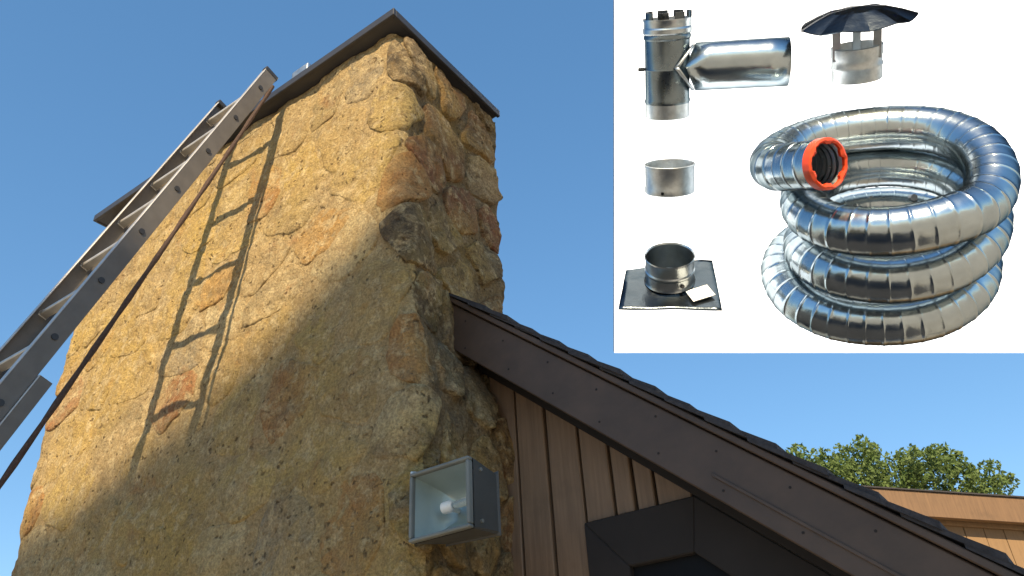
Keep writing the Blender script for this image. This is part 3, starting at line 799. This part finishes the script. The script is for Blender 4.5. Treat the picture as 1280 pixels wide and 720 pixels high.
m = MB(); m.hexa([stk(-15, -11), stk(15, -11), stk(15, 11), stk(-15, 11), stk(-15, -11, .8), stk(15, -11, .8), stk(15, 11, .8), stk(-15, 11, .8)]); st = m.build('sticker', M_STICK, FP)

# --- coil of flexible liner
DC = 5.95; kc = DC / FPX * .905
ct, stt = math.cos(math.radians(41)), math.sin(math.radians(41))
CO = thing('liner_coil', 'big coil of shiny ribbed flexible steel liner with an orange end', 'pipe coil', mat4=facing(1116, 270, DC))
def CF(x, zf, h):                               # coil frame (right, towards viewer, up) -> local
    h = h * 1.17 if h < 0 else h - 12
    y = h * ct - zf * stt; z_ = zf * ct + h * stt
    return Vector((x * kc, (y + 59) * kc, z_ * kc))
ctrl = [(-76, 88, 102), (-95, 75, 91), (-120, 52, 74), (-145, 24, 52), (-157, -8, 35), (-152, -42, 24), (-130, -76, 15), (-90, -104, 8), (-40, -118, 3), (10, -118, 2), (62, -101, 2), (102, -60, 2), (117, 0, 1),
        (104, 58, 0), (62, 101, -1), (0, 117, -2), (-62, 101, -8), (-104, 58, -18), (-118, 0, -30), (-104, -58, -45), (-62, -101, -58), (0, -117, -66), (62, -101, -70), (104, -58, -72), (116, 0, -74),
        (102, 58, -75), (60, 101, -76), (0, 118, -77), (-62, 103, -80), (-106, 60, -90), (-121, 0, -104), (-108, -58, -118), (-64, -101, -130), (0, -117, -138), (60, -101, -143), (100, -58, -146), (110, 0, -147),
        (96, 60, -147), (52, 106, -147), (-10, 123, -147), (-80, 112, -148), (-135, 70, -149), (-160, 6, -151), (-142, -56, -154), (-82, -100, -158), (-20, -118, -162), (40, -112, -164)]
cp_ = [CF(*c) for c in ctrl]
def cat(p0, p1, p2, p3, t):
    return .5 * ((2 * p1) + (p2 - p0) * t + (2 * p0 - 5 * p1 + 4 * p2 - p3) * t * t + (3 * p1 - p0 - 3 * p2 + p3) * t ** 3)
dense = []
for i in range(len(cp_) - 1):
    p0, p1, p2, p3 = cp_[max(0, i - 1)], cp_[i], cp_[i + 1], cp_[min(len(cp_) - 1, i + 2)]
    for j in range(30): dense.append(cat(p0, p1, p2, p3, j / 30))
dense.append(cp_[-1])
acc = [0]
for a, b2 in zip(dense, dense[1:]): acc.append(acc[-1] + (b2 - a).length)
def at_len(d):
    i = min(max(0, int(np.searchsorted(acc, d) - 1)), len(dense) - 2); f = (d - acc[i]) / max(1e-9, acc[i + 1] - acc[i]); return dense[i].lerp(dense[i + 1], f)
RP = 32.5 * kc; pitch = 21 * kc
pts = []; rad = []; idx = []
Ltot = acc[-1]; d = 0; jn = 0
rr = random.Random(5)
while d < Ltot - pitch:
    for f, r_ in ((.0, .998), (.02, 1.012), (.085, 1.012), (.105, .996), (.25, .988), (.38, .996), (.52, .988), (.66, .996), (.80, .988), (.93, .996)):
        pts.append(at_len(d + f * pitch)); rad.append(RP * r_); idx.append(1 if f in (.025,) else 0)
    d += pitch * rr.uniform(.94, 1.06)
m = MB(); NC = 40; m.tube(pts, rad, NC, False)
cm = m
fmi = [idx[i] for i in range(len(pts) - 1) for j in range(NC)]
co = mesh('liner_pipe', cm.v, cm.f, None, CO, True, [M_STEEL, M_RIB], fmi)
autosmooth(co, 40)
# inside of the open end: a corrugated inner wall and its dark bottom
m = MB(); ip = []; ir = []
dd = .2 * pitch
for j in range(36):
    ip.append(at_len(j * pitch * .13)); ir.append(RP * (.90 if j % 4 < 2 else .84))
m.tube(ip, ir, NC, False)
m.add([ip[-1] + (v - ip[-1]) for v in m.v[-NC:]], [tuple(range(NC))]); autosmooth(m.build('liner_bore', M_GALV, CO), 50)
# orange end band with ragged tabs
tg = (pts[0] - pts[4]).normalized(); e1 = tg.orthogonal().normalized(); e2 = tg.cross(e1)
m = MB(); vs = []; NN = 72
for j in range(NN):
    a = 2 * PI * j / NN; rdir = e1 * math.cos(a) + e2 * math.sin(a)
    inr = .86 - .10 * (1 if (j // 4) % 3 == 0 else 0) - .04 * noise.noise(Vector((j * .6, 0, 0)))
    orr = 1.02 + .03 * noise.noise(Vector((j * .4, 5, 0)))
    for (r_, ax) in ((1.025, -.24), (orr + .01, -.05), (orr, .10), ((orr + inr) / 2, .16), (inr, .10), (inr + .03, -.06)):
        vs.append(pts[0] + rdir * RP * r_ + tg * RP * ax)
m.add(vs, [(j * 6 + q, ((j + 1) % NN) * 6 + q, ((j + 1) % NN) * 6 + q + 1, j * 6 + q + 1) for j in range(NN) for q in range(5)])
autosmooth(m.build('end_band', M_RED, CO), 40)
# two hidden straps carry the coil on the board
for px in (1075, 1175):
    q = CF((px - 1125) * .6, -100, -110); m = MB()
    COm = CO.matrix_basis; e = COm @ q; e2_ = e + Vector(R[:, 2]) * -(DB - float(-((np.array(e) - CAM) @ R[:, 2])) - .0); m.tube([q, COm.inverted() @ e2_], .03, 8); m.build('hanger', M_ADDED_MAST, CO)
